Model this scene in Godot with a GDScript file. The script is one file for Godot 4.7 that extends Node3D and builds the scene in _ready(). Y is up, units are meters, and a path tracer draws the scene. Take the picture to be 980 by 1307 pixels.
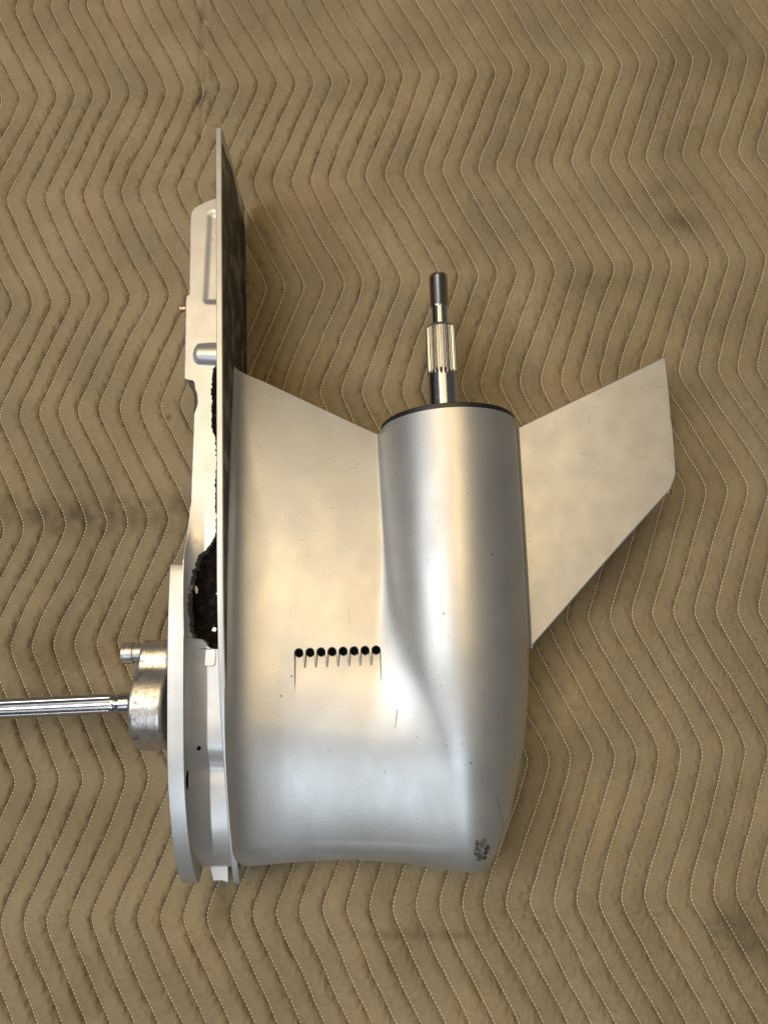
extends Node3D
# A painted outboard lower unit lying on its side on a quilted moving blanket, seen from above.
# Lengths in the builders are millimetres: x to the right, y up from the unit's middle plane, z towards the viewer's feet.

const LIFT := 57.0        # the middle plane of the unit above the blanket
const EYE := 584.0        # the camera above the middle plane
const FOCAL := 944.0      # in pixels of the 980 x 1307 photograph
const PITCH := 0.201640   # of the camera off straight down
const TILT := 0.0483      # the plate's turn about the vertical

var M := {}
var wob := FastNoiseLite.new()
var fine := FastNoiseLite.new()
var crease := FastNoiseLite.new()


func _ready() -> void:
	# camera
	var cam := Camera3D.new()
	cam.name = "camera"
	cam.position = Vector3(0, (EYE + LIFT) * 0.001, 0)
	cam.rotation = Vector3(-(PI / 2 - PITCH), 0, 0)
	cam.fov = rad_to_deg(2.0 * atan(653.5 / FOCAL))
	cam.near = 0.02
	cam.far = 60.0
	add_child(cam)
	# surroundings: a dim garage
	var we := WorldEnvironment.new()
	we.name = "surroundings"
	var env := Environment.new()
	env.background_mode = Environment.BG_COLOR
	env.background_color = Color(0.085, 0.086, 0.087).linear_to_srgb()
	env.tonemap_mode = Environment.TONE_MAPPER_LINEAR
	env.tonemap_exposure = 1.0
	env.sdfgi_enabled = true
	env.ssao_enabled = true
	env.ssil_enabled = true
	we.environment = env
	add_child(we)
	# lights: a warm ceiling lamp, an added one, bounce off the ceiling, the pale daylight of a window and of the open door
	area("warm_overhead_light", Vector3(0.20, 2.05, -0.42), Vector3(0.0, 0, -0.1), Vector2(0.28, 0.6), Color(1.0, 0.68, 0.28), 0.55)
	area("warm_overhead_light", Vector3(-0.70, 2.05, -0.95), Vector3(-0.1, 0, -0.2), Vector2(0.4, 0.9), Color(1.0, 0.70, 0.33), 0.55)  # extra warm lamp, added to brighten the neck wall
	area("warm_overhead_light", Vector3(-0.15, 2.15, -0.9), Vector3(-0.05, 0, -0.3), Vector2(1.9, 1.2), Color(1.0, 0.78, 0.48), 1.3)  # no fitting: a panel standing for light bounced off the ceiling
	area("window_daylight", Vector3(-1.15, 1.7, -0.1), Vector3(0, 0, -0.1), Vector2(0.75, 1.4), Color(0.92, 0.96, 1.0), 1.8)
	area("door_daylight", Vector3(-0.40, 1.85, 1.35), Vector3(0, 0, 0), Vector2(0.8, 0.9), Color(0.76, 0.88, 1.0), 1.1)

	wob.seed = 7
	wob.noise_type = FastNoiseLite.TYPE_SIMPLEX_SMOOTH
	wob.frequency = 0.01
	wob.fractal_octaves = 3
	fine.seed = 21
	fine.noise_type = FastNoiseLite.TYPE_SIMPLEX_SMOOTH
	fine.frequency = 0.06
	fine.fractal_octaves = 3
	crease.seed = 33
	crease.noise_type = FastNoiseLite.TYPE_SIMPLEX_SMOOTH
	crease.frequency = 0.06
	crease.fractal_octaves = 1
	materials()
	floor_slab()
	blanket()
	lower_unit()


func area(called: String, at_: Vector3, to: Vector3, size: Vector2, color: Color, energy: float) -> void:
	var l := AreaLight3D.new()
	l.name = called
	l.area_size = size
	l.light_color = color.linear_to_srgb()
	l.light_energy = energy
	l.shadow_enabled = true
	l.area_range = 8.0
	add_child(l, true)
	l.look_at_from_position(at_, to, Vector3.UP if absf((to - at_).normalized().y) < 0.98 else Vector3.FORWARD)


# ------------------------------------------------------------------ helpers

class Builder:
	var v := PackedVector3Array()
	var n := PackedVector3Array()
	var uv := PackedVector2Array()
	var ix := PackedInt32Array()

	func vert(p: Vector3, normal: Vector3, u := Vector2.ZERO) -> int:
		v.append(p * 0.001)
		n.append(normal)
		uv.append(u)
		return v.size() - 1

	func tri(a: int, b: int, c: int) -> void:
		var g := (v[c] - v[a]).cross(v[b] - v[a])
		if g.dot(n[a] + n[b] + n[c]) < 0.0:
			ix.append_array([a, c, b])
		else:
			ix.append_array([a, b, c])

	func quad(a: int, b: int, c: int, d: int) -> void:
		tri(a, b, c)
		tri(a, c, d)

	func flat_tri(p: Vector3, q: Vector3, r: Vector3, normal: Vector3) -> void:
		tri(vert(p, normal), vert(q, normal), vert(r, normal))

	# rows of points to a smooth sheet; side turns the normals; cells inside hole are left out
	func sheet(rows: Array, side := 1.0, uvs: Array = [], hole := Rect2i()) -> int:
		var first := v.size()
		var nr := rows.size()
		var nc: int = rows[0].size()
		for i in nr:
			var r: PackedVector3Array = rows[i]
			var r0: PackedVector3Array = rows[maxi(i - 1, 0)]
			var r1: PackedVector3Array = rows[mini(i + 1, nr - 1)]
			for j in nc:
				var du := r[mini(j + 1, nc - 1)] - r[maxi(j - 1, 0)]
				var dv := r1[j] - r0[j]
				var nn := du.cross(dv)
				if nn.length_squared() < 1e-14:
					nn = Vector3.UP
				v.append(r[j] * 0.001)
				n.append(nn.normalized() * side)
				uv.append(uvs[i][j] if uvs else Vector2(float(j) / nc, float(i) / nr))
		for i in nr - 1:
			for j in nc - 1:
				if hole.has_area() and hole.has_point(Vector2i(j, i)):
					continue
				var a := first + i * nc + j
				tri(a, a + 1, a + nc + 1)
				tri(a, a + nc + 1, a + nc)
		return first

	func mesh() -> ArrayMesh:
		var arr := []
		arr.resize(Mesh.ARRAY_MAX)
		arr[Mesh.ARRAY_VERTEX] = v
		arr[Mesh.ARRAY_NORMAL] = n
		arr[Mesh.ARRAY_TEX_UV] = uv
		arr[Mesh.ARRAY_INDEX] = ix
		var m := ArrayMesh.new()
		m.add_surface_from_arrays(Mesh.PRIMITIVE_TRIANGLES, arr)
		return m


func part(called: String, b: Builder, mat: Material, parent: Node3D) -> MeshInstance3D:
	var o := MeshInstance3D.new()
	o.name = called
	o.mesh = b.mesh()
	o.material_override = mat
	parent.add_child(o, true)
	return o


# where the line of sight through a pixel of the photograph meets the height h (mm)
func at(px: float, py: float, h: float) -> Vector3:
	var c := cos(PITCH)
	var s := sin(PITCH)
	var a := (px - 490.0) / FOCAL
	var b := (py - 653.5) / FOCAL
	var t := (h - EYE) / (-c - s * b)
	return Vector3(a * t, h, (-s + c * b) * t)


func w(p: Vector3) -> Vector3:      # unit axes to the thing's own axes (mm above the blanket)
	return Vector3(p.x, p.y + LIFT, p.z)


static func smax(a: float, b: float, k: float) -> float:
	var d := maxf(k - absf(a - b), 0.0) / k
	return maxf(a, b) + d * d * k * 0.25


static func table(t: Array, x: float) -> float:      # straight between [x, y] pairs
	if x <= t[0][0]:
		return t[0][1]
	for i in range(1, t.size()):
		if x <= t[i][0]:
			return lerpf(t[i - 1][1], t[i][1], (x - t[i - 1][0]) / maxf(t[i][0] - t[i - 1][0], 1e-6))
	return t[-1][1]


static func curve(t: Array, x: float) -> float:      # a smooth curve through [x, y] pairs
	var k := t.size()
	if x <= t[0][0]:
		return t[0][1]
	if x >= t[k - 1][0]:
		return t[k - 1][1]
	var i := 0
	while x > t[i + 1][0]:
		i += 1
	var x0: float = t[i][0]
	var x1: float = t[i + 1][0]
	var y0: float = t[i][1]
	var y1: float = t[i + 1][1]
	var d := x1 - x0
	var s := (y1 - y0) / d
	var sp: float = (y0 - t[i - 1][1]) / (x0 - t[i - 1][0]) if i > 0 else s
	var sn: float = (t[i + 2][1] - y1) / (t[i + 2][0] - x1) if i + 2 < k else s
	var m0 := 0.5 * (s + sp) if s * sp > 0.0 else 0.0
	var m1 := 0.5 * (s + sn) if s * sn > 0.0 else 0.0
	if i == 0:
		m0 = s
	if i + 2 >= k:
		m1 = s
	var q := (x - x0) / d
	var q2 := q * q
	var q3 := q2 * q
	return (2 * q3 - 3 * q2 + 1) * y0 + (q3 - 2 * q2 + q) * d * m0 + (-2 * q3 + 3 * q2) * y1 + (q3 - q2) * d * m1


# a plate of even thickness with small bevels: outline in 2D, place(p, d) puts it in space
func slab(b: Builder, outline: PackedVector2Array, place: Callable, half: float, bevel: float) -> void:
	var k := outline.size()
	var inward := PackedVector2Array()
	var ccw := not Geometry2D.is_polygon_clockwise(outline)
	for i in k:
		var e0 := (outline[i] - outline[(i + k - 1) % k]).normalized()
		var e1 := (outline[(i + 1) % k] - outline[i]).normalized()
		var m := Vector2(-e0.y - e1.y, e0.x + e1.x).normalized()
		inward.append(m if not ccw else -m)
	# decide by area which way is inward
	var test := PackedVector2Array()
	for i in k:
		test.append(outline[i] + inward[i] * bevel)
	if poly_area(test) > poly_area(outline):
		for i in k:
			inward[i] = -inward[i]
	var loops := []
	for spec in [[bevel, half], [bevel * 0.3, half - bevel * 0.3], [0.0, half - bevel], [0.0, -half + bevel], [bevel * 0.3, -half + bevel * 0.3], [bevel, -half]]:
		var ring := PackedVector3Array()
		for i in k + 1:
			ring.append(w(place.call(outline[i % k] + inward[i % k] * spec[0], spec[1])))
		loops.append(ring)
	var mid := Vector3.ZERO
	for p in loops[2]:
		mid += p
	mid /= k + 1
	var out := w(place.call(outline[0], 0.0)) - w(place.call(outline[0] + inward[0], 0.0))
	for side in [1.0, -1.0]:
		# pick the sign that makes the rim's normal point outwards
		var du: Vector3 = loops[2][1] - loops[2][k - 1]
		var dv: Vector3 = loops[3][0] - loops[2][0]
		if du.cross(dv).dot(out) * side > 0.0:
			b.sheet(loops, side)
			break
	for e in [0, 5]:
		var face := PackedVector2Array()
		for i in k:
			face.append(outline[i] + inward[i] * bevel)
		var d0: Vector3 = place.call(face[0], half)
		var nn: Vector3 = (d0 - place.call(face[0], -half)).normalized() * (1.0 if e == 0 else -1.0)
		var first := b.v.size()
		for i in k:
			b.vert(loops[e][i], nn)
		var tr := Geometry2D.triangulate_polygon(face)
		for i in range(0, tr.size(), 3):
			b.tri(first + tr[i], first + tr[i + 1], first + tr[i + 2])


static func poly_area(p: PackedVector2Array) -> float:
	var a := 0.0
	for i in p.size():
		a += p[i].cross(p[(i + 1) % p.size()])
	return absf(a)


# turned shape: profile of [distance, radius] along a line; every segment keeps its own edge
func lathe(b: Builder, from: Vector3, along: Vector3, profile: Array, seg := 48) -> void:
	var d := along.normalized()
	var e := d.cross(Vector3.UP).normalized()
	var g := e.cross(d).normalized()
	for i in profile.size() - 1:
		var t0: float = profile[i][0]
		var r0: float = profile[i][1]
		var t1: float = profile[i + 1][0]
		var r1: float = profile[i + 1][1]
		if absf(t0 - t1) < 1e-6 and absf(r0 - r1) < 1e-6:
			continue
		var tilt := Vector2(t1 - t0, r1 - r0).normalized()
		var first := b.v.size()
		for j in seg + 1:
			var a := TAU * j / seg
			var rad := e * cos(a) + g * sin(a)
			var nn := (rad * tilt.x - d * tilt.y).normalized()
			b.vert(w(from + d * t0 + rad * r0), nn, Vector2(float(j) / seg, t0 * 0.01))
			b.vert(w(from + d * t1 + rad * r1), nn, Vector2(float(j) / seg, t1 * 0.01))
		for j in seg:
			var q := first + j * 2
			b.quad(q, q + 1, q + 3, q + 2)


# ------------------------------------------------------------------ materials

func noise_tex(seed_: int, freq: float, size: int, ramp: Array, octaves := 4, normal := false, bump := 4.0) -> NoiseTexture2D:
	var f := FastNoiseLite.new()
	f.seed = seed_
	f.noise_type = FastNoiseLite.TYPE_SIMPLEX_SMOOTH
	f.frequency = freq
	f.fractal_octaves = octaves
	var t := NoiseTexture2D.new()
	t.width = size
	t.height = size
	t.seamless = true
	t.noise = f
	if normal:
		t.as_normal_map = true
		t.bump_strength = bump
	elif ramp:
		var g := Gradient.new()
		g.offsets = PackedFloat32Array(ramp.map(func(r): return r[0]))
		g.colors = PackedColorArray(ramp.map(func(r): return r[1]))
		t.color_ramp = g
	return t


func lin(r: float, g: float, b: float) -> Color:
	return Color(r, g, b).linear_to_srgb()


func mat(called: String, albedo: Color, metallic: float, rough: float) -> StandardMaterial3D:
	var m := StandardMaterial3D.new()
	m.resource_name = called
	m.albedo_color = albedo
	m.metallic = metallic
	m.roughness = rough
	M[called] = m
	return m


func materials() -> void:
	var orange := noise_tex(3, 0.22, 512, [], 3, true, 2.0)
	var gloss := noise_tex(8, 0.012, 512, [[0.0, Color(0.80, 0.80, 0.80)], [1.0, Color(1, 1, 1)]], 5)
	var peel := noise_tex(4, 0.16, 1024, [], 3, true, 2.0)
	var m := mat("paint", Color.WHITE, 0.78, 0.5)
	m.albedo_texture = paint_texture()
	m.clearcoat_enabled = true
	m.clearcoat = 0.35
	m.clearcoat_roughness = 0.2
	m.normal_enabled = true
	m.roughness_texture = gloss
	m.normal_texture = peel
	m.normal_scale = 0.07
	m.uv1_scale = Vector3(1, 1, 1)
	m = mat("paint_plain", Color.WHITE, 0.78, 0.5)
	m.clearcoat_enabled = true
	m.clearcoat = 0.4
	m.clearcoat_roughness = 0.18
	m.uv1_triplanar = true
	m.uv1_scale = Vector3(4, 4, 4)
	m.albedo_texture = worn_texture()
	m.roughness_texture = gloss
	m.normal_enabled = true
	m.normal_texture = orange
	m.normal_scale = 0.025
	m = mat("steel", lin(0.55, 0.56, 0.575), 1.0, 0.16)
	m.uv1_triplanar = true
	m.uv1_scale = Vector3(20, 20, 20)
	m.roughness_texture = noise_tex(5, 0.02, 256, [[0.0, Color(0.7, 0.7, 0.7)], [1.0, Color(1, 1, 1)]])
	m.roughness = 0.22
	m = mat("dark_steel", lin(0.42, 0.38, 0.33), 1.0, 0.25)
	m = mat("cast", lin(0.66, 0.64, 0.61), 0.9, 0.36)
	m.uv1_triplanar = true
	m.uv1_scale = Vector3(18, 18, 18)
	m.albedo_texture = noise_tex(9, 0.014, 512, [[0.0, Color(0.5, 0.45, 0.40)], [0.3, Color(0.88, 0.85, 0.82)], [1.0, Color(1, 1, 1)]], 5)
	m.normal_enabled = true
	m.normal_texture = noise_tex(17, 0.03, 512, [], 4, true, 4.0)
	m.normal_scale = 0.25
	m = mat("rubber", lin(0.012, 0.012, 0.012), 0.0, 0.45)
	m = mat("black_hole", lin(0.004, 0.004, 0.004), 0.0, 0.9)  # stands for the dark inside holes
	m.metallic_specular = 0.1
	m = mat("soot", Color.WHITE, 0.0, 0.85)
	m.uv1_triplanar = true
	m.uv1_scale = Vector3(14, 14, 14)
	m.albedo_texture = noise_tex(31, 0.016, 512, [[0.0, lin(0.004, 0.0035, 0.003)], [0.58, lin(0.007, 0.0055, 0.0045)], [0.72, lin(0.022, 0.013, 0.008)], [0.88, lin(0.045, 0.028, 0.016)], [1.0, lin(0.09, 0.06, 0.04)]], 5)
	m.metallic_specular = 0.3
	m = mat("shaded_stain", Color.WHITE, 0.35, 0.5)  # dirt with the shade of the plate side painted in
	m.uv1_triplanar = true
	m.uv1_scale = Vector3(9, 5, 4)
	m.albedo_texture = noise_tex(37, 0.012, 512, [[0.0, lin(0.02, 0.018, 0.016)], [0.45, lin(0.045, 0.042, 0.038)], [0.62, lin(0.13, 0.125, 0.115)], [1.0, lin(0.40, 0.39, 0.37)]], 5)
	mat("copper", lin(0.62, 0.36, 0.24), 0.9, 0.35)
	m = mat("thread", lin(0.68, 0.62, 0.50), 0.0, 0.85)
	m = mat("fabric", Color.WHITE, 0.0, 0.92)
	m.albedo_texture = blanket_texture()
	m.metallic_specular = 0.25
	m.rim_enabled = true
	m.rim = 0.25
	m.rim_tint = 0.6
	m.normal_enabled = true
	m.normal_texture = noise_tex(41, 0.12, 1024, [], 3, true, 6.0)
	m.normal_scale = 0.3
	m.detail_enabled = true
	m.detail_blend_mode = BaseMaterial3D.BLEND_MODE_MUL
	m.detail_uv_layer = BaseMaterial3D.DETAIL_UV_1
	m = mat("concrete", Color.WHITE, 0.0, 0.85)
	m.uv1_triplanar = true
	m.uv1_scale = Vector3(1.3, 1.3, 1.3)
	m.albedo_texture = noise_tex(51, 0.01, 512, [[0.0, lin(0.2, 0.19, 0.18)], [1.0, lin(0.34, 0.33, 0.31)]], 6)


# silver paint over the gearcase: 250 mm by 400 mm seen square on, with its scratches and the worn nose
func paint_texture() -> ImageTexture:
	var im := Image.create(800, 1280, false, Image.FORMAT_RGB8)
	var base := lin(0.54, 0.54, 0.53)
	im.fill(base)
	var rng := RandomNumberGenerator.new()
	rng.seed = 5
	var px := func(p: Vector3) -> Vector2: return Vector2((p.x + 125.0) * 3.2, (p.z + 245.0) * 3.2)
	for y in range(0, 1280):
		for x in range(0, 800):
			var k := 1.0 + 0.07 * fine.get_noise_2d(x * 7.0, y * 7.0) + 0.03 * wob.get_noise_2d(x * 0.8, y * 0.8)
			im.set_pixel(x, y, Color(base.r * k, base.g * k, base.b * k))
	# small specks and nicks
	for i in 180:
		var c := Vector2(rng.randf_range(20, 780), rng.randf_range(30, 1250))
		speck(im, c, rng.randf_range(0.6, 1.6), lin(0.16, 0.15, 0.13), rng.randf_range(0.25, 0.8))
	# the short dark scratch below the inlet, a fainter one above it
	scratch(im, px.call(at(507, 905, 28)), px.call(at(504, 927, 28)), 0.9, lin(0.10, 0.09, 0.08), 0.75)
	scratch(im, px.call(at(445, 775, 26)), px.call(at(446, 797, 26)), 0.6, lin(0.2, 0.18, 0.15), 0.5)
	scratch(im, px.call(at(631, 1015, 22)), px.call(at(640, 1050, 10)), 1.0, lin(0.25, 0.25, 0.25), 0.55)
	scratch(im, px.call(at(640, 1050, 10)), px.call(at(628, 1095, 5)), 1.2, lin(0.25, 0.25, 0.25), 0.5)
	scratch(im, px.call(at(617, 880, 50)), px.call(at(617, 960, 44)), 0.8, lin(0.4, 0.4, 0.4), 0.35)
	for q in [[566, 783, 53], [627, 708, 48], [373, 863, 28], [360, 888, 28], [600, 973, 40], [664, 963, 10], [455, 1098, 3]]:
		speck(im, px.call(at(q[0], q[1], q[2])), 2.0, lin(0.08, 0.07, 0.06), 0.85)
	# the worn spot on the nose: bare dark metal showing through in flecks
	var c0: Vector2 = px.call(at(613, 1082, 19))
	for i in 70:
		var a := rng.randf() * TAU
		var q := c0 + Vector2(cos(a) * 17.0, sin(a) * 26.0) * sqrt(rng.randf())
		speck(im, q, rng.randf_range(1.8, 5.0), [lin(0.16, 0.13, 0.11), lin(0.20, 0.14, 0.10), lin(0.06, 0.05, 0.042), lin(0.34, 0.31, 0.28)][rng.randi() % 4], 0.8)
	for i in 40:
		var a := rng.randf() * TAU
		var q := c0 + Vector2(cos(a) * 16.0, sin(a) * 24.0) * sqrt(rng.randf())
		scratch(im, q, q + Vector2(rng.randf_range(-5, 5), rng.randf_range(-6, 6)), 0.8, lin(0.50, 0.50, 0.48), 0.8)
	return ImageTexture.create_from_image(im)


# the same paint on the flat castings, with a scatter of nicks and rubbed marks
func worn_texture() -> ImageTexture:
	var im := Image.create(768, 768, false, Image.FORMAT_RGB8)
	var base := lin(0.54, 0.54, 0.53)
	for y in 768:
		for x in 768:
			var k := 1.0 + 0.07 * fine.get_noise_2d(x * 7.0, y * 7.0) + 0.05 * wob.get_noise_2d(x * 1.2 + 70.0, y * 1.2)
			im.set_pixel(x, y, Color(base.r * k, base.g * k, base.b * k))
	var rng := RandomNumberGenerator.new()
	rng.seed = 12
	for i in 60:
		speck(im, Vector2(rng.randf_range(5, 760), rng.randf_range(5, 760)), rng.randf_range(0.5, 1.3), lin(0.15, 0.14, 0.12), rng.randf_range(0.2, 0.75))
	for i in 16:
		var p := Vector2(rng.randf_range(20, 740), rng.randf_range(20, 740))
		scratch(im, p, p + Vector2(rng.randf_range(-22, 22), rng.randf_range(-16, 16)), rng.randf_range(0.5, 1.0), lin(0.22, 0.21, 0.19), rng.randf_range(0.15, 0.5))
	for i in 9:
		speck(im, Vector2(rng.randf_range(20, 740), rng.randf_range(20, 740)), rng.randf_range(3.0, 7.0), lin(0.24, 0.23, 0.21), rng.randf_range(0.12, 0.3))
	return ImageTexture.create_from_image(im)


func speck(im: Image, c: Vector2, r: float, col: Color, k: float) -> void:
	for y in range(int(c.y - r - 1), int(c.y + r + 2)):
		for x in range(int(c.x - r - 1), int(c.x + r + 2)):
			if x < 0 or y < 0 or x >= im.get_width() or y >= im.get_height():
				continue
			var d := Vector2(x + 0.5, y + 0.5).distance_to(c) + fine.get_noise_2d(x * 6.0, y * 6.0) * r * 0.6
			var q := clampf(r - d + 0.5, 0.0, 1.0) * k
			if q > 0.0:
				im.set_pixel(x, y, im.get_pixel(x, y).lerp(col, q))


func scratch(im: Image, a: Vector2, b: Vector2, r: float, col: Color, k: float) -> void:
	var n := int(a.distance_to(b)) + 1
	for i in n + 1:
		var t := float(i) / n
		var p := a.lerp(b, t) + Vector2(fine.get_noise_1d(i * 3.0), 0) * 1.2
		if fine.get_noise_1d(i * 5.0 + 300.0) > -0.3:
			speck(im, p, r, col, k)


# ------------------------------------------------------------------ the blanket

const BX0 := -470.0
const BX1 := 470.0
const BZ0 := -760.0
const BZ1 := 350.0
const SPACING := 18.4
const SWING := 24.5
const LEAN := 0.064
const ROWS := [[-800.0, -7.0], [-690.0, -6.0], [-578.0, -5.0], [-468.0, -4.0], [-355.5, -3.0], [-245.0, -2.0], [-135.0, -1.0], [-29.0, 0.0], [83.0, 1.0], [192.0, 2.0], [300.0, 3.0], [410.0, 4.0]]


const GATHERS := [[100.0, 190.0, 150.0, 38.0, 1.6], [190.0, -60.0, 110.0, 50.0, 1.4], [-250.0, -128.0, 100.0, 22.0, 1.8], [-80.0, -330.0, 60.0, 70.0, 1.2], [140.0, -330.0, 120.0, 40.0, 0.9], [-170.0, -500.0, 50.0, 120.0, 1.2]]


func seam_offset(x: float, z: float) -> float:
	var slope := lerpf(-0.072, -0.036, clampf((z + 350.0) / 550.0, 0.0, 1.0))
	var nu := table(ROWS, z - slope * x + 2.5 * wob.get_noise_2d(x * 0.7 + 900.0, z * 0.7))
	# odd rows point right, even rows left
	var zig := -0.66 * asin(0.982 * cos(PI * nu))
	return SWING * zig + LEAN * z - 222.0 + 2.2 * wob.get_noise_2d(x * 0.9, z * 0.9 + 400.0)


func cloth_height(x: float, z: float, u: float) -> float:
	# 0 on a seam, 1 between two; puffs are skewed on the left so their right slopes shade darker
	var lean := 0.62 * smoothstep(120.0, -180.0, x)
	var f := 1.0 - absf(2.0 * pow(u - floorf(u), 1.0 + lean) - 1.0)
	var puff := 1.0 + 0.35 * wob.get_noise_2d(x * 1.5 + 200.0, z * 1.5)
	var h := 4.7 * puff * (1.0 - pow(1.0 - f, 2.8))
	var gather := smoothstep(0.08, 0.5, wob.get_noise_2d(x * 1.1 - 300.0, z * 1.1))
	for q in GATHERS:
		var gx: float = (x - q[0]) / q[2]
		var gz: float = (z - q[1]) / q[3]
		gather = maxf(gather, q[4] * exp(-gx * gx - gz * gz))
	var open := 1.0 - pow(1.0 - f, 4.0)
	h -= (0.02 + 0.75 * gather) * pow(maxf(crease.get_noise_2d(x * 0.5 + roundf(u) * 40.0, z * 1.7 - x * 0.2), 0.0), 1.2) * 2.0 * open
	h += 0.10 * fine.get_noise_2d(x * 0.7 + 77.0, z * 0.7) * open
	h += 2.4 * wob.get_noise_2d(x * 0.6 + 50.0, z * 0.6)
	# the pinched tuft and its crease above the plate
	var dx := x + 183.0 - (z + 560.0) * 0.03
	if z < -470.0 and absf(dx) < 30.0:
		h -= 6.0 * exp(-dx * dx / 7.0) * (0.5 + 0.5 * fine.get_noise_2d(3.0, z * 0.8)) * smoothstep(-470.0, -540.0, z)
		h += 2.6 * exp(-pow(dx - 6.0, 2.0) / 12.0) * smoothstep(-470.0, -560.0, z)
	var dt := Vector2(x + 182.0, z + 555.0).length_squared()
	h += 3.0 * exp(-dt / 12.0) - 4.0 * exp(-dt / 70.0)
	return h - 2.4


func blanket_texture() -> ImageTexture:
	var wd := 752
	var ht := 888
	var im := Image.create(wd, ht, false, Image.FORMAT_RGB8)
	var stains_and_shading := []      # x, z, half sizes, strength; real stains, plus shade and glare painted in
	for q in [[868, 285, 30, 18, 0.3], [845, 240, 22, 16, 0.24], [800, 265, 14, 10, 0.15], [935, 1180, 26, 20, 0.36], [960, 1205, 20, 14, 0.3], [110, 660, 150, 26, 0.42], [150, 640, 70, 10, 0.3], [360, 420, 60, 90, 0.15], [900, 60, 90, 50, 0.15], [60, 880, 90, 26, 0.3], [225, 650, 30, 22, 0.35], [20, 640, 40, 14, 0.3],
			[90, 800, 190, 260, 0.17], [215, 533, 4, 4, 0.6], [260, 122, 7, 9, 0.5], [280, 1150, 16, 36, 0.4], [130, 950, 70, 34, 0.22], [540, 1193, 60, 5, 0.35], [870, 500, 60, 40, 0.15], [755, 735, 90, 30, 0.12], [330, 30, 60, 40, 0.16], [80, 880, 120, 22, 0.25], [760, 360, 60, 16, 0.16], [560, 310, 5, 4, 0.35], [256, 40, 3, 60, 0.22], [258, 128, 3, 50, 0.25], [650, 392, 34, 26, -0.16], [735, 895, 30, 22, -0.2], [690, 920, 26, 16, -0.14], [600, 350, 20, 20, -0.1]]:  # by shaft, plate and crease these paint shade, not dirt
		var p := at(q[0], q[1], -LIFT)
		stains_and_shading.append([p.x, p.z, q[2] / 1.5, q[3] / 1.4, q[4]])  # negative ones paint light off the metal, the broadest a dimmer left side
	var light := [0.288, 0.227, 0.134]
	for y in ht:
		var z := lerpf(BZ0, BZ1, (y + 0.5) / ht)
		for x in wd:
			var xx := lerpf(BX0, BX1, (x + 0.5) / wd)
			var n0 := wob.get_noise_2d(xx * 0.9, z * 0.9 - 80.0)
			var n1 := fine.get_noise_2d(xx * 0.7, z * 0.7)
			var k := 1.0 + 0.22 * n0 + 0.06 * n1 + 0.06 * fine.get_noise_2d(xx * 9.0, z * 9.0)
			var grey := 0.0
			for s in stains_and_shading:
				var dx: float = (xx - s[0]) / s[2]
				var dz: float = (z - s[1]) / s[3]
				var d := dx * dx + dz * dz
				if d < 5.0:
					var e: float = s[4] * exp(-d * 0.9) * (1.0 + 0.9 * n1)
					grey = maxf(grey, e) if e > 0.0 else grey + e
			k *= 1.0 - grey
			var warm := 0.03 * wob.get_noise_2d(xx * 1.2 + 500.0, z * 1.2)
			im.set_pixel(x, y, Color(light[0] * k * (1.0 + warm), light[1] * k, light[2] * k * (1.0 - warm)).linear_to_srgb())
	return ImageTexture.create_from_image(im)


func blanket() -> void:
	var root := Node3D.new()
	root.name = "moving_blanket"
	root.set_meta("label", "tan quilted moving blanket with zigzag stitching spread under the silver lower unit")
	root.set_meta("category", "blanket")
	add_child(root)
	var b := Builder.new()
	var nz := 590
	var us := PackedFloat32Array()
	for k in range(-20, 58):
		for o in [0.0, 0.05, 0.14, 0.30, 0.5, 0.70, 0.86, 0.95]:
			us.append(k + o)
	var nx := us.size()
	var rows := []
	var uvs := []
	for i in nz:
		var r := PackedVector3Array()
		var t := PackedVector2Array()
		var z := lerpf(BZ0, BZ1, float(i) / (nz - 1))
		var off := seam_offset(us[0] * SPACING - 222.0, z)
		for j in nx:
			off = seam_offset(us[j] * SPACING + off, z)
			var x := clampf(us[j] * SPACING + off, BX0, BX1)
			var rim_ := minf(minf(x - BX0, BX1 - x), minf(z - BZ0, BZ1 - z))
			r.append(Vector3(x, cloth_height(x, z, us[j]) - 6.0 * pow(clampf(1.0 - rim_ / 8.0, 0.0, 1.0), 2.0), z))
			t.append(Vector2((x - BX0) / (BX1 - BX0), (z - BZ0) / (BZ1 - BZ0)))
		rows.append(r)
		uvs.append(t)
	b.sheet(rows, -1.0, uvs)
	# the hem, down to the floor
	var rim := [[], []]
	for j in nx:
		rim[0].append(rows[0][j])
	for i in range(1, nz):
		rim[0].append(rows[i][nx - 1])
	for j in range(nx - 2, -1, -1):
		rim[0].append(rows[nz - 1][j])
	for i in range(nz - 2, -1, -1):
		rim[0].append(rows[i][0])
	var mid := Vector3((BX0 + BX1) / 2, 0, (BZ0 + BZ1) / 2)
	for k in rim[0].size() - 1:
		var p: Vector3 = rim[0][k]
		var q: Vector3 = rim[0][k + 1]
		var nn := (q - p).cross(Vector3.UP).normalized()
		if nn.dot(p - mid) < 0.0:
			nn = -nn
			b.quad(b.vert(p, nn), b.vert(q, nn), b.vert(Vector3(q.x, -13, q.z), nn), b.vert(Vector3(p.x, -13, p.z), nn))
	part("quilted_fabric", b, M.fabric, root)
	var rng := RandomNumberGenerator.new()
	rng.seed = 3
	for k in range(0, nx, 8):
		var line := PackedVector3Array()
		for i in range(6, nz - 6):
			if absf(rows[i][k].x) < 455.0:
				line.append(rows[i][k])
			elif line.size() > 0:
				break
		if line.size() > 40:
			part("seam_thread", seam(line, rng), M.thread, root)


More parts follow.
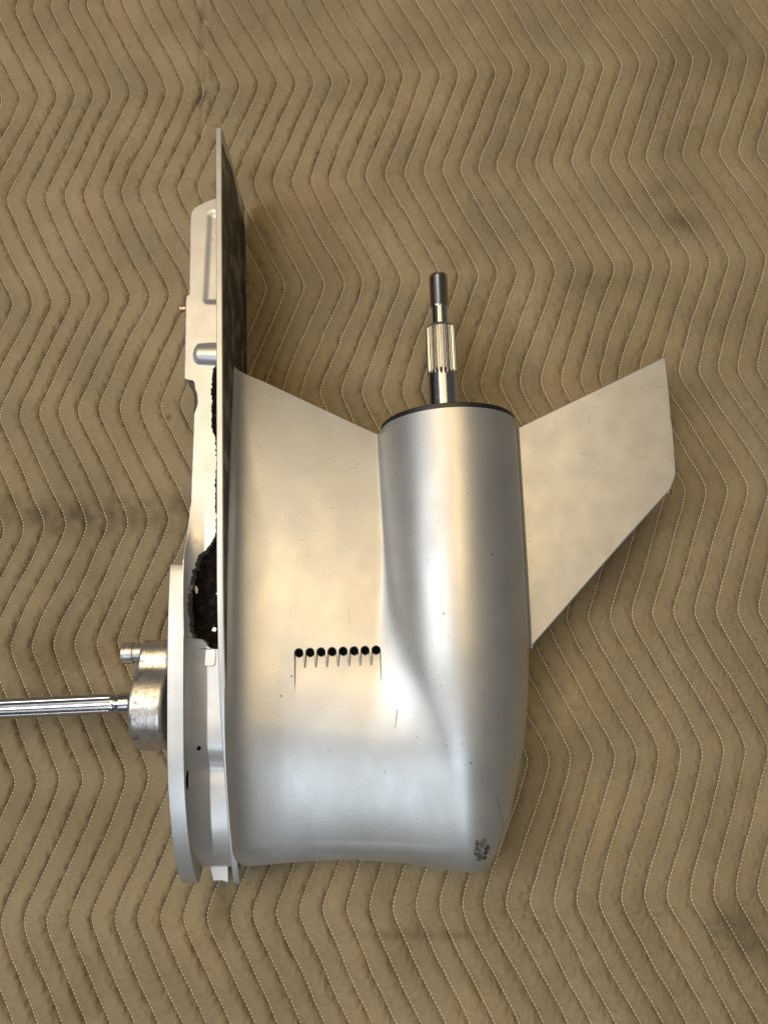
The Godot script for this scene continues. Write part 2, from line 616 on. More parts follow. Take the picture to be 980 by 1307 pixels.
# one row of stitches: short lengths of thread that dip between two holes
func seam(line: PackedVector3Array, rng: RandomNumberGenerator) -> Builder:
	var b := Builder.new()
	var curve3 := Curve3D.new()
	curve3.bake_interval = 0.8
	for p in line:
		curve3.add_point(p)
	var total := curve3.get_baked_length()
	var s := 0.5
	while s < total - 4.0:
		var len_ := rng.randf_range(2.2, 2.8)
		var p := curve3.sample_baked(s) + Vector3(rng.randf_range(-0.12, 0.12), 0.0, 0.0)
		var q := curve3.sample_baked(s + len_)
		var d := (q - p).normalized()
		var e := d.cross(Vector3.UP).normalized() * rng.randf_range(0.40, 0.54)
		var up := Vector3(0, 0.5, 0)
		var m := (p + q) * 0.5 + Vector3(0, 0.42, 0)
		var a := b.vert(p + Vector3(0, 0.05, 0), (up - d * 0.5).normalized())
		var c := b.vert(q + Vector3(0, 0.05, 0), (up + d * 0.5).normalized())
		var l := (q - p) * 0.27
		var r0 := []
		var r1 := []
		for side in [[e, 1], [up, 1], [-e, 1], [-up, 1]]:
			var o: Vector3 = side[0]
			r0.append(b.vert(m - l + o, o.normalized()))
			r1.append(b.vert(m + l + o, o.normalized()))
		for t in 4:
			var u := (t + 1) % 4
			b.tri(a, r0[t], r0[u])
			b.tri(c, r1[t], r1[u])
			b.quad(r0[t], r0[u], r1[u], r1[t])
		s += len_ + rng.randf_range(0.5, 0.8)
	return b


func floor_slab() -> void:
	var m := BoxMesh.new()
	m.size = Vector3(8, 0.1, 8)
	var o := MeshInstance3D.new()
	o.name = "floor"
	o.mesh = m
	o.material_override = M.concrete
	o.position = Vector3(0, -0.062, 0)
	o.set_meta("kind", "structure")
	add_child(o)


# ------------------------------------------------------------------ the lower unit

func axis_x(z: float) -> float:
	return 57.5 + 0.0265 * z


func plate_x(z: float) -> float:
	return -114.7 + TILT * z


const R2 := [[-200.0, 3080.0], [-110.0, 3050.0], [-50.0, 3010.0], [-10.0, 2916.0], [31.0, 2530.0], [60.0, 2107.0], [88.0, 1505.0], [116.0, 960.0], [135.0, 500.0], [144.0, 235.0], [150.3, 0.0]]
const FLANK := [[-200.0, 5.0], [-150.0, 3.6], [-100.0, 2.6], [-60.0, 1.6], [-30.0, 1.05], [10.0, 0.66], [38.0, 0.46], [65.0, 0.33], [92.0, 0.25], [125.0, 0.24], [142.0, 0.4], [150.0, 1.0]]
const TIP := 150.3
var te := []     # the rear edge, [x, z]
var le := []     # the front edge


func bullet(z: float) -> float:
	return sqrt(maxf(curve(R2, z), 0.0))


func z_top(x: float) -> float:
	if x < te[-1][0]:
		return table(te, x)
	var e := -188.5 - 0.05 * (x - 52.0)
	return lerpf(te[-1][1], e, smoothstep(0.0, 1.0, clampf((x - te[-1][0]) / 5.0, 0.0, 1.0)))


func z_low(x: float) -> float:
	return curve(le, x)


# half thickness of the case at a point of its middle plane
func case_height(x: float, z: float) -> float:
	var a := z_top(x) if x < -5.8 else -184.0
	var b := z_low(minf(x, 57.0))
	var s := clampf((z - a) / (b - a), 0.0, 1.0)
	var top := 24.0 + 12.0 * pow(1.0 - clampf((x + 115.0) / 160.0, 0.0, 1.0), 1.25) + 9.0 * smoothstep(-60.0, 60.0, z) * smoothstep(-75.0, 25.0, x)
	var t: float
	if s < 0.72:
		var q := s / 0.72
		t = 1.3 + (top - 1.3) * (1.0 - pow(1.0 - q, 1.75))
	else:
		var q := (s - 0.72) / 0.28
		t = (top - 4.0) * (1.0 - pow(q, 1.75)) + 4.0 * sqrt(maxf(1.0 - pow(q, 8.0), 0.0))
	var R := bullet(z)
	var xa := axis_x(z)
	# the sweep up to the plate
	var d := x - plate_x(z) - 1.9
	var reach := lerpf(12.0, 40.0, smoothstep(-210.0, -20.0, z))
	if d < reach:
		var q := (reach - d) / reach
		t += (5.0 * pow(q, 2.0) + 7.0 * pow(q, 9.0)) * clampf((b - z) / 14.0, 0.0, 1.0)
	var dx := absf(x - xa)
	var bul := sqrt(maxf(R * R - dx * dx, 0.0)) - maxf(dx - R, 0.0) * 6.0
	if x < xa:
		# on the strut's side the round runs out in a slope, the gentler the further forward
		var slope := curve(FLANK, z)
		var d0 := R * slope / sqrt(1.0 + slope * slope)
		if dx > d0:
			bul = R / sqrt(1.0 + slope * slope) - slope * (dx - d0)
	var soft := lerpf(9.0, 12.0, smoothstep(-140.0, 0.0, z)) * clampf(R / 26.0, 0.05, 1.0)
	t -= (maxf(t, 0.0) + soft + 4.0) * smoothstep(xa - 0.30 * R, xa + 0.72 * R, x)
	return maxf(smax(t, bul, soft), 0.0) * sqrt(clampf((b - z) / 4.0, 0.0, 1.0) * (2.0 - clampf((b - z) / 4.0, 0.0, 1.0)))


func case_point(c: float, t: float, lift := true) -> Vector3:
	# c 0..1 from the plate to the torpedo's top, 1..2 down its other side
	var x := 0.0
	var z := 0.0
	if c <= 1.0:
		z = lerpf(-210.0, 146.0, t)
		for i in 3:
			x = lerpf(plate_x(z) + 1.5, axis_x(z), c)
			z = lerpf(z_top(x), z_low(x), t)
		x = lerpf(plate_x(z) + 1.5, axis_x(z), c)
		return Vector3(x, case_height(x, z) if lift else 0.0, z)
	var a := (c - 1.0) * PI / 2
	x = 52.0 + 55.0 * sin(a)
	z = lerpf(-188.5 - 0.05 * (x - 52.0), TIP, t)
	var R := bullet(z)
	x = axis_x(z) + R * sin(a)
	return Vector3(x, maxf(case_height(x, z), R * cos(a)) if sin(a) < 0.75 else R * cos(a), z)


# how far the water inlet is sunk below the case's skin
var inlet0: Vector3
var inlet1: Vector3


func inlet_depth(x: float, z: float) -> float:
	var u := Vector2(inlet1.x - inlet0.x, inlet1.z - inlet0.z)
	var pitch := u.length() / 7.0
	u = u.normalized()
	var p := Vector2(x - inlet0.x, z - inlet0.z)
	var a := p.dot(u)
	var b := p.dot(Vector2(-u.y, u.x))
	if a < -4.0 or a > pitch * 7.0 + 4.0 or b < -4.5 or b > 33.0:
		return 0.0
	var da := a - pitch * clampf(roundf(a / pitch), 0.0, 7.0)
	var r := 3.25
	var s := minf(a + r, pitch * 7.0 + r - a)
	if b < 0.0:
		s = minf(s, r - sqrt(da * da + b * b))
	elif b < 10.5:
		var wd := 0.85 * (1.0 - b / 10.5)
		var dm := pitch * 0.5 - absf(da)
		if a > 0.0 and a < pitch * 7.0:
			s = minf(s, dm - wd if wd > 0.0 else s)
	var depth := 2.9 * pow(clampf(1.0 - (b + 1.0) / 33.5, 0.0, 1.0), 2.0) * smoothstep(0.0, 0.55, s)
	var hole := smoothstep(2.95, 2.55, sqrt(da * da + b * b))
	return depth + 6.0 * hole


func lower_unit() -> void:
	var root := Node3D.new()
	root.name = "outboard_lower_unit"
	root.set_meta("label", "silver painted outboard motor lower unit lying on its side on the tan quilted blanket")
	root.set_meta("category", "boat motor part")
	add_child(root)
	for q in [[300, 471, 3], [340, 488, 3], [400, 516, 3], [450, 539.5, 3], [481, 554, 2]]:
		var p := at(q[0], q[1], q[2])
		te.append([p.x, p.z])
	for q in [[300, 1106], [318, 1105.5], [360, 1102], [400, 1099], [440, 1098], [480, 1099], [520, 1102.5], [560, 1109], [580, 1112.3]]:
		var p := at(q[0], q[1], 0)
		le.append([p.x, p.z])
	le.append([61.5, TIP])
	inlet0 = at(382, 833.5, 27)
	inlet1 = at(480, 829.8, 27)
	gearcase(root)
	skeg(root)
	plate(root)
	exhaust_neck(root)
	flange(root)
	pump_housing(root)
	shafts(root)


func gearcase(root: Node3D) -> void:
	var n1 := 190
	var n2 := 64
	var nt := 250
	var cs := PackedFloat32Array()
	for j in n1 + 1:
		cs.append(float(j) / n1)
	for j in range(1, n2 + 1):
		cs.append(1.0 + float(j) / n2)
	var ts := PackedFloat32Array()
	for i in nt + 1:
		var q := float(i) / nt
		ts.append(1.0 - pow(1.0 - q, 1.55))
	# the cells round the inlet are replaced by a finer sheet
	var j0 := 0
	var j1 := 0
	var i0 := 9999
	var i1 := 0
	for j in n1:
		var p := case_point(cs[j], 0.6, false)
		if p.x < inlet0.x - 5.5:
			j0 = j
		if p.x < inlet1.x + 5.5:
			j1 = j + 1
	for i in nt:
		for j in range(j0, j1 + 1):
			var p := case_point(cs[j], ts[i], false)
			if p.z > inlet0.z - 6.5 and i0 > i:
				i0 = i - 1
			if p.z < inlet0.z + 35.0:
				i1 = maxi(i1, i + 1)
	i0 = mini(i0, 9000)
	var rows := []
	var uvs := []
	var nc := cs.size()
	for i in nt + 1:
		var r := PackedVector3Array()
		var t := PackedVector2Array()
		for j in nc:
			var p := case_point(cs[j], ts[i])
			r.append(w(p))
			t.append(Vector2((p.x + 125.0) / 250.0, (p.z + 245.0) / 400.0))
		for j in range(nc - 2, -1, -1):
			r.append(Vector3(r[j].x, 2.0 * LIFT - r[j].y, r[j].z))
			t.append(t[j])
		rows.append(r)
		uvs.append(t)
	var b := Builder.new()
	var skip := Rect2i(j0, i0, j1 - j0, i1 - i0)
	b.sheet(rows, -1.0, uvs, skip)
	# the rear wall closes the case
	var top: PackedVector3Array = rows[0]
	var m := top.size()
	for j in nc - 1:
		var p := top[j]
		var q := top[j + 1]
		var nn := (q - p).cross(Vector3.UP)
		nn = (Vector3(nn.x, 0, nn.z)).normalized() if nn.length() > 1e-4 else Vector3(0, 0, -1)
		if nn.z > 0.0:
			nn = -nn
		b.quad(b.vert(p, nn, uvs[0][j]), b.vert(q, nn, uvs[0][j]), b.vert(top[m - 2 - j], nn, uvs[0][j]), b.vert(top[m - 1 - j], nn, uvs[0][j]))
	var fine_rows := []
	var fine_uvs := []
	for i in range(i0 * 4, i1 * 4 + 1):
		var r := PackedVector3Array()
		var t := PackedVector2Array()
		var ti := lerpf(ts[i / 4], ts[mini(i / 4 + 1, nt)], (i % 4) / 4.0)
		for j in range(j0 * 3, j1 * 3 + 1):
			var cj := lerpf(cs[j / 3], cs[mini(j / 3 + 1, nc - 1)], (j % 3) / 3.0)
			var p := case_point(cj, ti)
			p.y -= inlet_depth(p.x, p.z)
			r.append(w(p))
			t.append(Vector2((p.x + 125.0) / 250.0, (p.z + 245.0) / 400.0))
		fine_rows.append(r)
		fine_uvs.append(t)
	b.sheet(fine_rows, -1.0, fine_uvs)
	part("gearcase", b, M.paint, root)
	for k in 8:
		var p := inlet0.lerp(inlet1, k / 7.0)
		var h := case_height(p.x, p.z)
		var d := Builder.new()
		lathe(d, Vector3(p.x, h - 7.6, p.z), Vector3(0.0, 1.0, 0.0001), [[0.0, 0.05], [0.0, 2.75], [4.3, 2.75], [4.3, 0.0]], 20)
		part("water_inlet_hole", d, M.black_hole, root)  # black plug paints the dark of the hole
	# black ring in the torpedo's open end
	var ring := Builder.new()
	var along := Vector3(0.05, 0, 1).normalized()
	lathe(ring, Vector3(axis_x(-188.5), 0, -188.5), -along, [[-3.0, 54.6], [3.8, 54.8], [4.4, 54.2], [4.4, 49.0], [0.4, 48.0], [0.4, 12.0]], 96)
	part("bearing_carrier_ring", ring, M.rubber, root)


func skeg(root: Node3D) -> void:
	var b := Builder.new()
	var out := PackedVector2Array()
	var add := func(px, py):
		var p := at(px, py, 2)
		out.append(Vector2(p.x, p.z))
	for q in [[640, 555.5], [662, 545], [700, 526.6], [750, 502.4], [800, 478.2], [838, 459.6], [843, 457], [846.5, 455.6], [849, 457], [850, 461], [853, 490], [856, 524], [856.6, 534], [858.5, 545], [859.3, 556], [861, 575], [862.5, 600], [862.4, 606], [861, 611], [858.5, 618], [856, 624], [853, 628], [846, 635.5], [800, 686.5], [765, 726], [720, 778], [690, 812], [674, 830], [640, 868]]:
		add.call(q[0], q[1])
	slab(b, out, func(p: Vector2, d: float) -> Vector3: return Vector3(p.x, d * (1.0 - 0.35 * clampf((p.x - 110.0) / 130.0, 0.0, 1.0)), p.y), 3.2, 1.1)
	# the fillet along the torpedo
	var rows := []
	var za := at(662, 545, 2).z
	var zb := at(674, 830, 2).z
	for i in 41:
		var z := lerpf(za + 1.5, zb - 1.5, i / 40.0)
		var r := PackedVector3Array()
		var R := bullet(z)
		var fr := 4.5
		for j in 13:
			var a := PI / 2 * j / 12.0
			var x := axis_x(z) + R - 0.9 + fr * (1.0 - sin(a)) * 1.0
			var y := 3.1 + fr * (1.0 - cos(a))
			r.append(w(Vector3(x, y, z)))
		rows.append(r)
	b.sheet(rows, 1.0)
	part("skeg", b, M.paint_plain, root)
	for q in [[857.5, 541, 1.6, 9.0], [855, 627, 2.5, 1.5]]:
		var p := at(q[0], q[1], 2)
		var chip := Builder.new()
		lathe(chip, Vector3(p.x - 0.6, 1.4, p.z), Vector3(0, 1, 0.0001), [[0.0, q[2]], [0.45, q[2] * 0.8], [0.6, 0.0]], 9)
		part("edge_chip", chip, M.dark_steel, root)


func plate(root: Node3D) -> void:
	var b := Builder.new()
	var near := [[-431.5, 51.5], [-430.0, 53.0], [-400.0, 53.2], [-300.0, 53.2], [-200.0, 53.4], [-120.0, 54.0], [-60.0, 54.5], [-36.0, 53.2], [-10.0, 51.2], [18.0, 47.6], [38.0, 43.6], [56.0, 38.6], [84.0, 30.6], [111.0, 22.3], [128.0, 16.5], [140.0, 11.2], [150.0, 6.2], [156.0, 2.6], [159.5, 0.0]]
	var out := PackedVector2Array()
	for q in near:
		out.append(Vector2(q[1], q[0]))
	for i in range(near.size() - 2, 4, -1):
		out.append(Vector2(maxf(-near[i][1], -53.5), near[i][0]))
	for q in [[-55.5, -300.0], [-55.5, -375.0], [-53.5, -392.0], [-48.0, -408.0], [-40.0, -420.0], [-28.0, -427.5], [-15.0, -430.8], [10.0, -432.4], [40.0, -432.8]]:
		out.append(Vector2(q[0], q[1]))
	slab(b, out, func(p: Vector2, d: float) -> Vector3: return Vector3(plate_x(p.y) + d, p.x, p.y), 2.4, 0.7)
	var sheet_ := part("anti_ventilation_plate", b, M.paint_plain, root)
	# exhaust dirt, plus the shade of this side painted in down its length
	var st := Builder.new()
	var rows := []
	for i in 180:
		var z := lerpf(-428.0, 148.0, i / 179.0)
		var crest := minf(52.0, curve(near, z) - 1.6)
		var r := PackedVector3Array()
		for j in 40:
			var h := lerpf(-50.0, crest, j / 39.0)
			var n := 10.0 * wob.get_noise_2d(h * 2.0, z * 2.0) + 6.0 * fine.get_noise_2d(h, z)
			var s := minf(crest - h + n * 0.12, minf(z + 421.0 - 0.35 * maxf(-h, 0.0) + n * 0.4, 146.0 - z))
			r.append(w(Vector3(plate_x(z) + 2.4 + clampf(s * 0.12, -0.5, 0.22), h, z)))
		rows.append(r)
	st.sheet(rows, 1.0 if (rows[0][1] - rows[0][0]).cross(rows[1][0] - rows[0][0]).x > 0.0 else -1.0)
	part("stain_and_shade", st, M.shaded_stain, sheet_)


# px, py pairs of an edge seen at height h, as [z, x]
func edge(list: Array, h: float) -> Array:
	var r := []
	for q in list:
		var p := at(q[0], q[1], h)
		r.append([p.z, p.x])
	return r


var neck_h := []
var neck_l := []
var neck_r := []


func neck_height(x: float, z: float) -> float:
	var h := curve(neck_h, z)
	# sweep up to the mating flange
	var grow := smoothstep(-128.0, -40.0, z) * (1.0 - smoothstep(120.0, 150.0, z))
	if grow > 0.0:
		var d := x - (-142.6 + TILT * z)
		var fr := 13.0
		if d < fr:
			var q := clampf((fr - d) / fr, 0.0, 1.0)
			h += grow * (8.5 * q + 4.0 * pow(q, 5.0))
	return h


func exhaust_neck(root: Node3D) -> void:
	for q in [[245, 40.0], [640, 40.0], [700, 39.0], [740, 37.0], [800, 33.5], [835, 31.5], [900, 31.0], [940, 30.6], [956, 29.0], [974, 23.5], [984, 21.6], [1000, 21.8], [1016, 21.3], [1040, 19.6], [1062, 16.4], [1084, 10.5], [1096, 5.5], [1104, 0.0], [1106, -3.0]]:
		neck_h.append([at(270, q[0], q[1]).z, q[1]])
	neck_l = edge([[276, 252.5], [262, 257.5], [250, 263.5], [246, 266.5], [243.5, 271], [242.3, 280], [241.3, 340], [241, 374], [240, 376.5], [237.3, 377.5], [236.5, 382], [235.6, 430], [234.6, 482], [235.5, 484], [245, 485], [247.3, 487.5], [248.2, 495], [251.0, 503], [251.6, 512], [250, 520], [247.2, 528], [246.4, 550], [245.2, 580], [244, 610], [243.2, 638], [242, 650], [239, 690], [236.5, 711], [234, 719], [231, 724]], 40)
	var knot := edge([[300, 250], [300, 455], [290, 464], [276, 467], [273, 471], [271.5, 480], [271, 492], [270.2, 505], [271.3, 515], [270.4, 527], [271, 540], [270.2, 548], [273, 553], [275.4, 560], [276.3, 575], [276.5, 600], [275, 616], [276, 630], [275, 645], [277, 660], [276.4, 680], [271, 692], [266, 698], [262, 703], [256, 707], [252, 715], [248, 728], [245, 742], [242.5, 757], [242, 775], [243.5, 790], [243, 806], [247, 815], [254, 813], [258, 816], [262, 824], [268, 829], [273, 827], [276, 822], [282, 821], [300, 820]], 39)
	neck_r = knot
	var z0: float = neck_l[0][0]
	var z1: float = neck_h[-1][0]
	var nz := 620
	var nc := 44
	var slot_a := at(264.5, 268.5, 40)
	var slot_b := at(280, 388, 40)
	var boss := at(250, 451, 42)
	var rows := []
	for i in nz + 1:
		var z := lerpf(z0, z1, float(i) / nz)
		var xl := table(neck_l, z) if z < neck_l[-1][0] else -143.5 + TILT * z
		xl = maxf(xl, -143.5 + TILT * z) if z > -110.0 else xl
		xl += 0.25 * fine.get_noise_1d(z * 2.0)
		var wall := plate_x(z) - 1.0
		var xr := minf(table(neck_r, z), wall)
		if xr < wall - 0.5:
			xr += 1.3 * fine.get_noise_1d(z * 4.0 + 40.0) + 0.35 * fine.get_noise_1d(z * 14.0)
		xr = maxf(xr, xl + 0.3)
		var r := PackedVector3Array()
		r.append(w(Vector3(xl, -20.0, z)))
		for j in nc + 1:
			var q := float(j) / nc
			q = q * q * (3.0 - 2.0 * q) * 0.35 + q * 0.65
			var x := lerpf(xl, xr, q)
			var h := neck_height(x, z)
			# rounded outer edge
			var d := x - xl
			if d < 1.2 and z < -75.0:
				h -= 1.2 * (1.0 - sqrt(maxf(1.0 - pow(1.0 - d / 1.2, 2.0), 0.0)))
			# the long slot beside the plate
			if z < -240.0:
				var sx := maxf(slot_a.x + 5.0 - x, 0.0)
				var sz := maxf(maxf(slot_a.z + 5.0 - z, z - (slot_b.z - 5.0)), 0.0)
				var s := 5.0 - sqrt(sx * sx + sz * sz)
				h -= 2.2 * smoothstep(-0.8, 5.5, s)
			# the cylindrical boss
			var bz := (z - boss.z) / 8.6
			if absf(bz) < 1.3:
				var taper := 1.0 + 0.10 * clampf((x - boss.x) / 20.0, 0.0, 1.0)
				var bx := maxf(boss.x + 2.5 - x, 0.0) / 4.5
				var d2 := bz * bz / (taper * taper) + bx * bx
				if d2 < 1.0:
					h = smax(h, 37.6 + 8.6 * sqrt(1.0 - d2), 1.2)
			# thin lip where the metal has broken away
			r.append(w(Vector3(x, h, z)))
		r.append(w(Vector3(xr + 0.05, r[-1].y - LIFT - 2.2, z)))
		r.append(w(Vector3(xr - 0.3, r[-2].y - LIFT - 14.0, z)))
		rows.append(r)
	var b := Builder.new()
	b.sheet(rows, -1.0)
	part("exhaust_neck", b, M.paint_plain, root)
	# burnt crust in the broken opening and along the plate
	var crust := []
	var za := at(270, 460, 38).z
	var zb := at(270, 842, 32).z
	for i in 261:
		var z := lerpf(za, zb, i / 260.0)
		var xr := minf(table(neck_r, z), plate_x(z) - 1.0)
		var r := PackedVector3Array()
		for j in 31:
			var x := lerpf(xr - 4.0, plate_x(z) - 1.0, j / 30.0)
			var deep := 5.0 + 9.0 * smoothstep(-96.0, -70.0, z) - 8.0 * smoothstep(-22.0, -10.0, z) * smoothstep(-6.0, 2.0, x + 128.0)
			var h := neck_height(maxf(x, -128.0), z) - deep + 3.0 * fine.get_noise_2d(x * 1.6, z * 1.6) + 0.7 * fine.get_noise_2d(x * 6.0, z * 6.0)
			r.append(w(Vector3(x, h, z)))
		crust.append(r)
	var c := Builder.new()
	c.sheet(crust, -1.0)
	part("soot_crust", c, M.soot, root)
	# flakes of paint left on the soot
	for q in [[251, 752, 4.0, 9.0, -0.2], [274, 803, 6.0, 6.5, 0.6], [277, 757, 2.0, 4.0, 0.0]]:
		var p := at(q[0], q[1], 30.0)
		var f := Builder.new()
		var ring := PackedVector2Array()
		for k in 9:
			var a := TAU * k / 9.0
			var rr := 1.0 + 0.7 * fine.get_noise_2d(q[0] * 3.0 + cos(a) * 20.0, q[1] + sin(a) * 20.0)
			ring.append(Vector2(cos(a) * q[2] * 0.31, sin(a) * q[3] * 0.31).rotated(q[4]) * rr)
		slab(f, ring, func(v: Vector2, d: float) -> Vector3: return Vector3(p.x + v.x, 30.0 + d + v.x * 0.3, p.z + v.y), 0.35, 0.12)
		part("paint_flake", f, M.paint_plain, root)
	# a small tab below the opening
	var tab := Builder.new()
	var tp := at(268, 839, 32)
	var outl := PackedVector2Array()
	for k in 24:
		var a := TAU * k / 24.0
		var v := Vector2(signf(cos(a)) * pow(absf(cos(a)), 0.4) * 4.2, signf(sin(a)) * pow(absf(sin(a)), 0.4) * 6.4)
		outl.append(v)
	slab(tab, outl, func(v: Vector2, d: float) -> Vector3: return Vector3(tp.x + v.x, neck_height(-128.0, tp.z) + d, tp.z + v.y), 0.6, 0.4)
	part("cast_tab", tab, M.paint_plain, root)
	# black gasket showing in the notch, and the copper dowel
	var g := Builder.new()
	var go := PackedVector2Array()
	for q in [[241, 483], [249, 484.5], [249.5, 494], [252.8, 503], [253, 514], [251, 524], [248, 529], [247.5, 527], [249, 516], [248.6, 506], [246, 498], [242, 492]]:
		var p := at(q[0], q[1], 36)
		go.append(Vector2(p.x, p.z))
	slab(g, go, func(v: Vector2, d: float) -> Vector3: return Vector3(v.x, 35.0 + d, v.y), 2.5, 0.4)
	part("gasket", g, M.rubber, root)
	var pin := Builder.new()
	var pp := at(238, 394, 33)
	lathe(pin, pp, Vector3(-1, 0, 0.02), [[0.0, 2.6], [3.2, 2.6], [3.3, 3.1], [4.6, 3.1], [5.2, 2.4], [5.2, 0.0]], 24)
	part("dowel_pin", pin, M.copper, root)
	# the lower ledge at the front, below the neck
	var lg := Builder.new()
	var lo := PackedVector2Array()
	for q in [[266, 1100], [291, 1098], [292, 1127], [283, 1124.5], [272, 1125]]:
		var p := at(q[0], q[1], -8)
		lo.append(Vector2(p.x, p.z))
	slab(lg, lo, func(v: Vector2, d: float) -> Vector3: return Vector3(v.x, -20.0 + d, v.y), 12.0, 0.8)
	part("front_ledge", lg, M.paint_plain, root)


func flange(root: Node3D) -> void:
	var t := [[-72.0, 39.5], [-71.0, 41.0], [-64.0, 42.2], [-57.0, 43.0], [-40.0, 44.6], [-15.0, 45.6], [10.0, 45.6], [29.0, 45.2], [60.0, 44.0], [82.0, 41.6], [98.0, 37.8], [114.5, 32.2], [128.0, 26.0], [140.0, 19.0], [148.0, 13.0], [154.0, 7.0], [157.5, 0.0]]
	var out := PackedVector2Array()
	for q in t:
		out.append(Vector2(q[1], q[0]))
	for i in range(t.size() - 2, -1, -1):
		out.append(Vector2(-t[i][1], t[i][0]))
	var b := Builder.new()
	slab(b, out, func(p: Vector2, d: float) -> Vector3: return Vector3(-148.5 + TILT * p.y + d, p.x, p.y), 6.0, 0.7)
	part("mating_flange", b, M.paint_plain, root)
	# black discs paint the dark of a bolt hole and of a drilling in the neck
	var hole := Builder.new()
	var p := at(243.5, 995, 33)
	lathe(hole, Vector3(-142.5 + TILT * p.z + 0.4, 31.0, p.z), Vector3(-1, 0, TILT), [[0.0, 0.0], [0.0, 7.0], [1.5, 7.0]], 28)
	part("bolt_hole", hole, M.black_hole, root)
	var drill := Builder.new()
	var q := at(253.5, 955, 33)
	lathe(drill, Vector3(q.x, neck_height(q.x, q.z) - 1.2, q.z), Vector3(0, 1, 0.0001), [[0.0, 1.6], [1.9, 1.5], [1.9, 0.0]], 14)
	part("drilled_hole", drill, M.black_hole, root)


# ------------------------------------------------------------------ cast pump housing: a smooth joined solid

func cyl(p: Vector3, c: Vector3, half: float, r: float, edge_: float) -> float:
	var a := absf(p.x - c.x) - half + edge_
	var b := sqrt((p.y - c.y) * (p.y - c.y) + (p.z - c.z) * (p.z - c.z)) - r + edge_
	return minf(maxf(a, b), 0.0) + sqrt(maxf(a, 0.0) * maxf(a, 0.0) + maxf(b, 0.0) * maxf(b, 0.0)) - edge_


func pump_field(p: Vector3) -> float:
	var d := cyl(p, Vector3(-172.5, 0, 30.0), 12.5, 34.5, 3.0)
	d = -smax(-d, -cyl(p, Vector3(-171.5, 9.0, -3.5), 11.5, 14.0, 2.5), 6.0)
	return d


func pump_housing(root: Node3D) -> void:
	var lo := Vector3(-198, -40, -22)
	var cell := 1.8
	var dims := Vector3i(26, 46, 52)
	var val := PackedFloat32Array()
	val.resize(dims.x * dims.y * dims.z)
	for k in dims.z:
		for j in dims.y:
			for i in dims.x:
				val[i + dims.x * (j + dims.y * k)] = pump_field(lo + Vector3(i, j, k) * cell)
	var b := Builder.new()
	var id := {}
	for k in dims.z - 1:
		for j in dims.y - 1:
			for i in dims.x - 1:
				var inside := 0
				for q in 8:
					if val[i + (q & 1) + dims.x * (j + (q >> 1 & 1) + dims.y * (k + (q >> 2)))] < 0.0:
						inside += 1
				if inside == 0 or inside == 8:
					continue
				var p := lo + Vector3(i + 0.5, j + 0.5, k + 0.5) * cell
				var nn := Vector3.UP
				for it in 3:
					var f := pump_field(p)
					nn = Vector3(pump_field(p + Vector3(0.2, 0, 0)) - f, pump_field(p + Vector3(0, 0.2, 0)) - f, pump_field(p + Vector3(0, 0, 0.2)) - f).normalized()
					p -= nn * f
				p += nn * 0.25 * fine.get_noise_3d(p.x * 3.0, p.y * 3.0, p.z * 3.0)
				id[i + dims.x * (j + dims.y * k)] = b.vert(w(p), nn)
	var strides := [1, dims.x, dims.x * dims.y]
	for k in range(1, dims.z - 1):
		for j in range(1, dims.y - 1):
			for i in range(1, dims.x - 1):
				var o := i + dims.x * (j + dims.y * k)
				for a in 3:
					if (val[o] < 0.0) == (val[o + strides[a]] < 0.0):
						continue
					var s1: int = strides[(a + 1) % 3]
					var s2: int = strides[(a + 2) % 3]
					if id.has(o) and id.has(o - s1) and id.has(o - s2) and id.has(o - s1 - s2):
						b.quad(id[o], id[o - s1], id[o - s1 - s2], id[o - s2])
	var housing := part("pump_housing", b, M.cast, root)
	var stub := Builder.new()
	lathe(stub, Vector3(-182, 9, -8.0), Vector3(-1, 0, 0.03), [[0.0, 7.4], [8.0, 7.2], [8.3, 8.0], [16.2, 8.0], [16.9, 7.3], [16.9, 5.2], [12.0, 5.0], [12.0, 0.0]], 36)
	part("pipe_stub", stub, M.cast, housing)
	var seal := Builder.new()
	lathe(seal, Vector3(-185, 0, 29.4), Vector3(-1, 0, 0.045), [[-4.0, 14.0], [2.4, 14.0], [3.0, 13.0], [3.0, 7.0]], 40)
	part("shaft_seal", seal, M.rubber, housing)


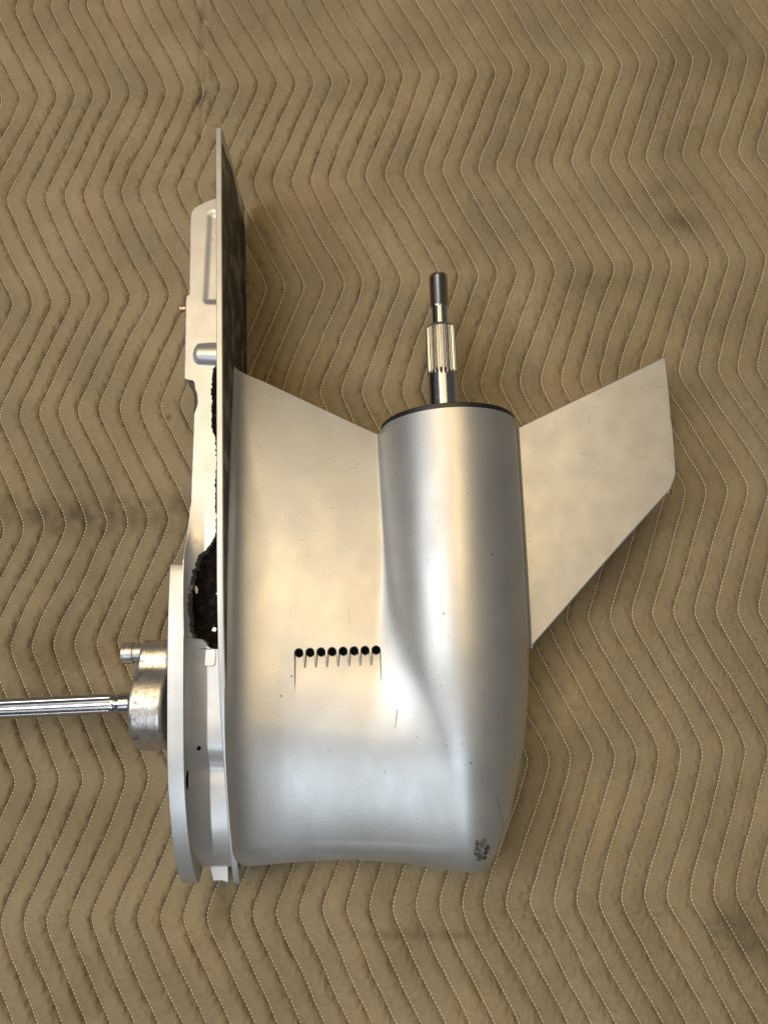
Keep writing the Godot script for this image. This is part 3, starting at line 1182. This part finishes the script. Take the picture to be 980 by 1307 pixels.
func shafts(root: Node3D) -> void:
	# drive shaft out to the left
	var ds := Builder.new()
	var from := Vector3(-186.0, 0, 29.4)
	var along := Vector3(-100.3, 0, 4.65)
	lathe(ds, from, along, [[0.0, 7.4], [7.0, 7.4], [8.0, 7.9], [15.0, 7.9], [15.6, 7.3], [18.0, 7.0], [19.0, 7.0]], 64)
	var flutes := []
	var e0 := along.normalized().cross(Vector3.UP).normalized()
	for i in 8:
		var t: float = [18.5, 19.2, 20.5, 23.0, 100.0, 180.0, 251.0, 253.0][i]
		var r := PackedVector3Array()
		for j in 14 * 12 + 1:
			var a := TAU * j / (14.0 * 12.0)
			var rad: float = 7.45 - 0.45 * smoothstep(0.45, 0.95, cos(a * 14.0)) * smoothstep(19.5, 23.0, t)
			if i == 0 or i == 7:
				rad -= 0.7
			r.append(w(from + along.normalized() * t + (e0 * cos(a) + Vector3.UP * sin(a)) * rad))
		flutes.append(r)
	ds.sheet(flutes, 1.0 if (flutes[2][1] - flutes[2][0]).cross(flutes[3][0] - flutes[2][0]).dot(flutes[2][0] - w(from + along.normalized() * 20.5)) > 0.0 else -1.0)
	part("drive_shaft", ds, M.steel, root)
	# propeller shaft
	var o := Vector3(50.2, 0, -183.0)
	var d := Vector3(-0.0250, 0, -1).normalized()
	var ps := Builder.new()
	lathe(ps, o, d, [[0.0, 12.4], [49.5, 12.4], [50.0, 10.2], [95.8, 10.0], [97.0, 7.4], [98.5, 6.9], [114.0, 6.9], [115.0, 7.3]], 64)
	var shaft := part("propeller_shaft", ps, M.steel, root)
	var e := d.cross(Vector3.UP).normalized()
	var rows := []
	var teeth := 20
	for i in 40:
		var t := lerpf(48.0, 97.0, i / 39.0)
		var r := PackedVector3Array()
		for j in teeth * 12 + 1:
			var a := TAU * j / (teeth * 12.0)
			var s := cos(a * teeth)
			var groove := clampf(0.5 - 2.2 * s, 0.0, 1.0)
			var deep := 1.4 * smoothstep(50.5, 56.5, t)
			var rad := 12.45 - deep * groove
			if t > 95.5:
				rad = minf(rad, 12.45 - (t - 95.5) * 1.6)
			r.append(w(o + d * t + (e * cos(a) + Vector3.UP * sin(a)) * rad))
		rows.append(r)
	var sp := Builder.new()
	sp.sheet(rows, 1.0 if (rows[0][1] - rows[0][0]).cross(rows[1][0] - rows[0][0]).dot(rows[0][0] - w(o + d * 48.0)) > 0.0 else -1.0)
	part("spline", sp, M.steel, shaft)
	var prof := [[114.6, 7.2]]
	for k in 20:
		prof.append([115.0 + k * 1.35, 7.25])
		prof.append([115.7 + k * 1.35, 7.85])
	prof.append_array([[142.4, 7.7], [143.6, 7.6], [144.6, 6.7], [144.6, 0.0]])
	var th := Builder.new()
	lathe(th, o, d, prof, 40)
	part("thread", th, M.dark_steel, shaft)
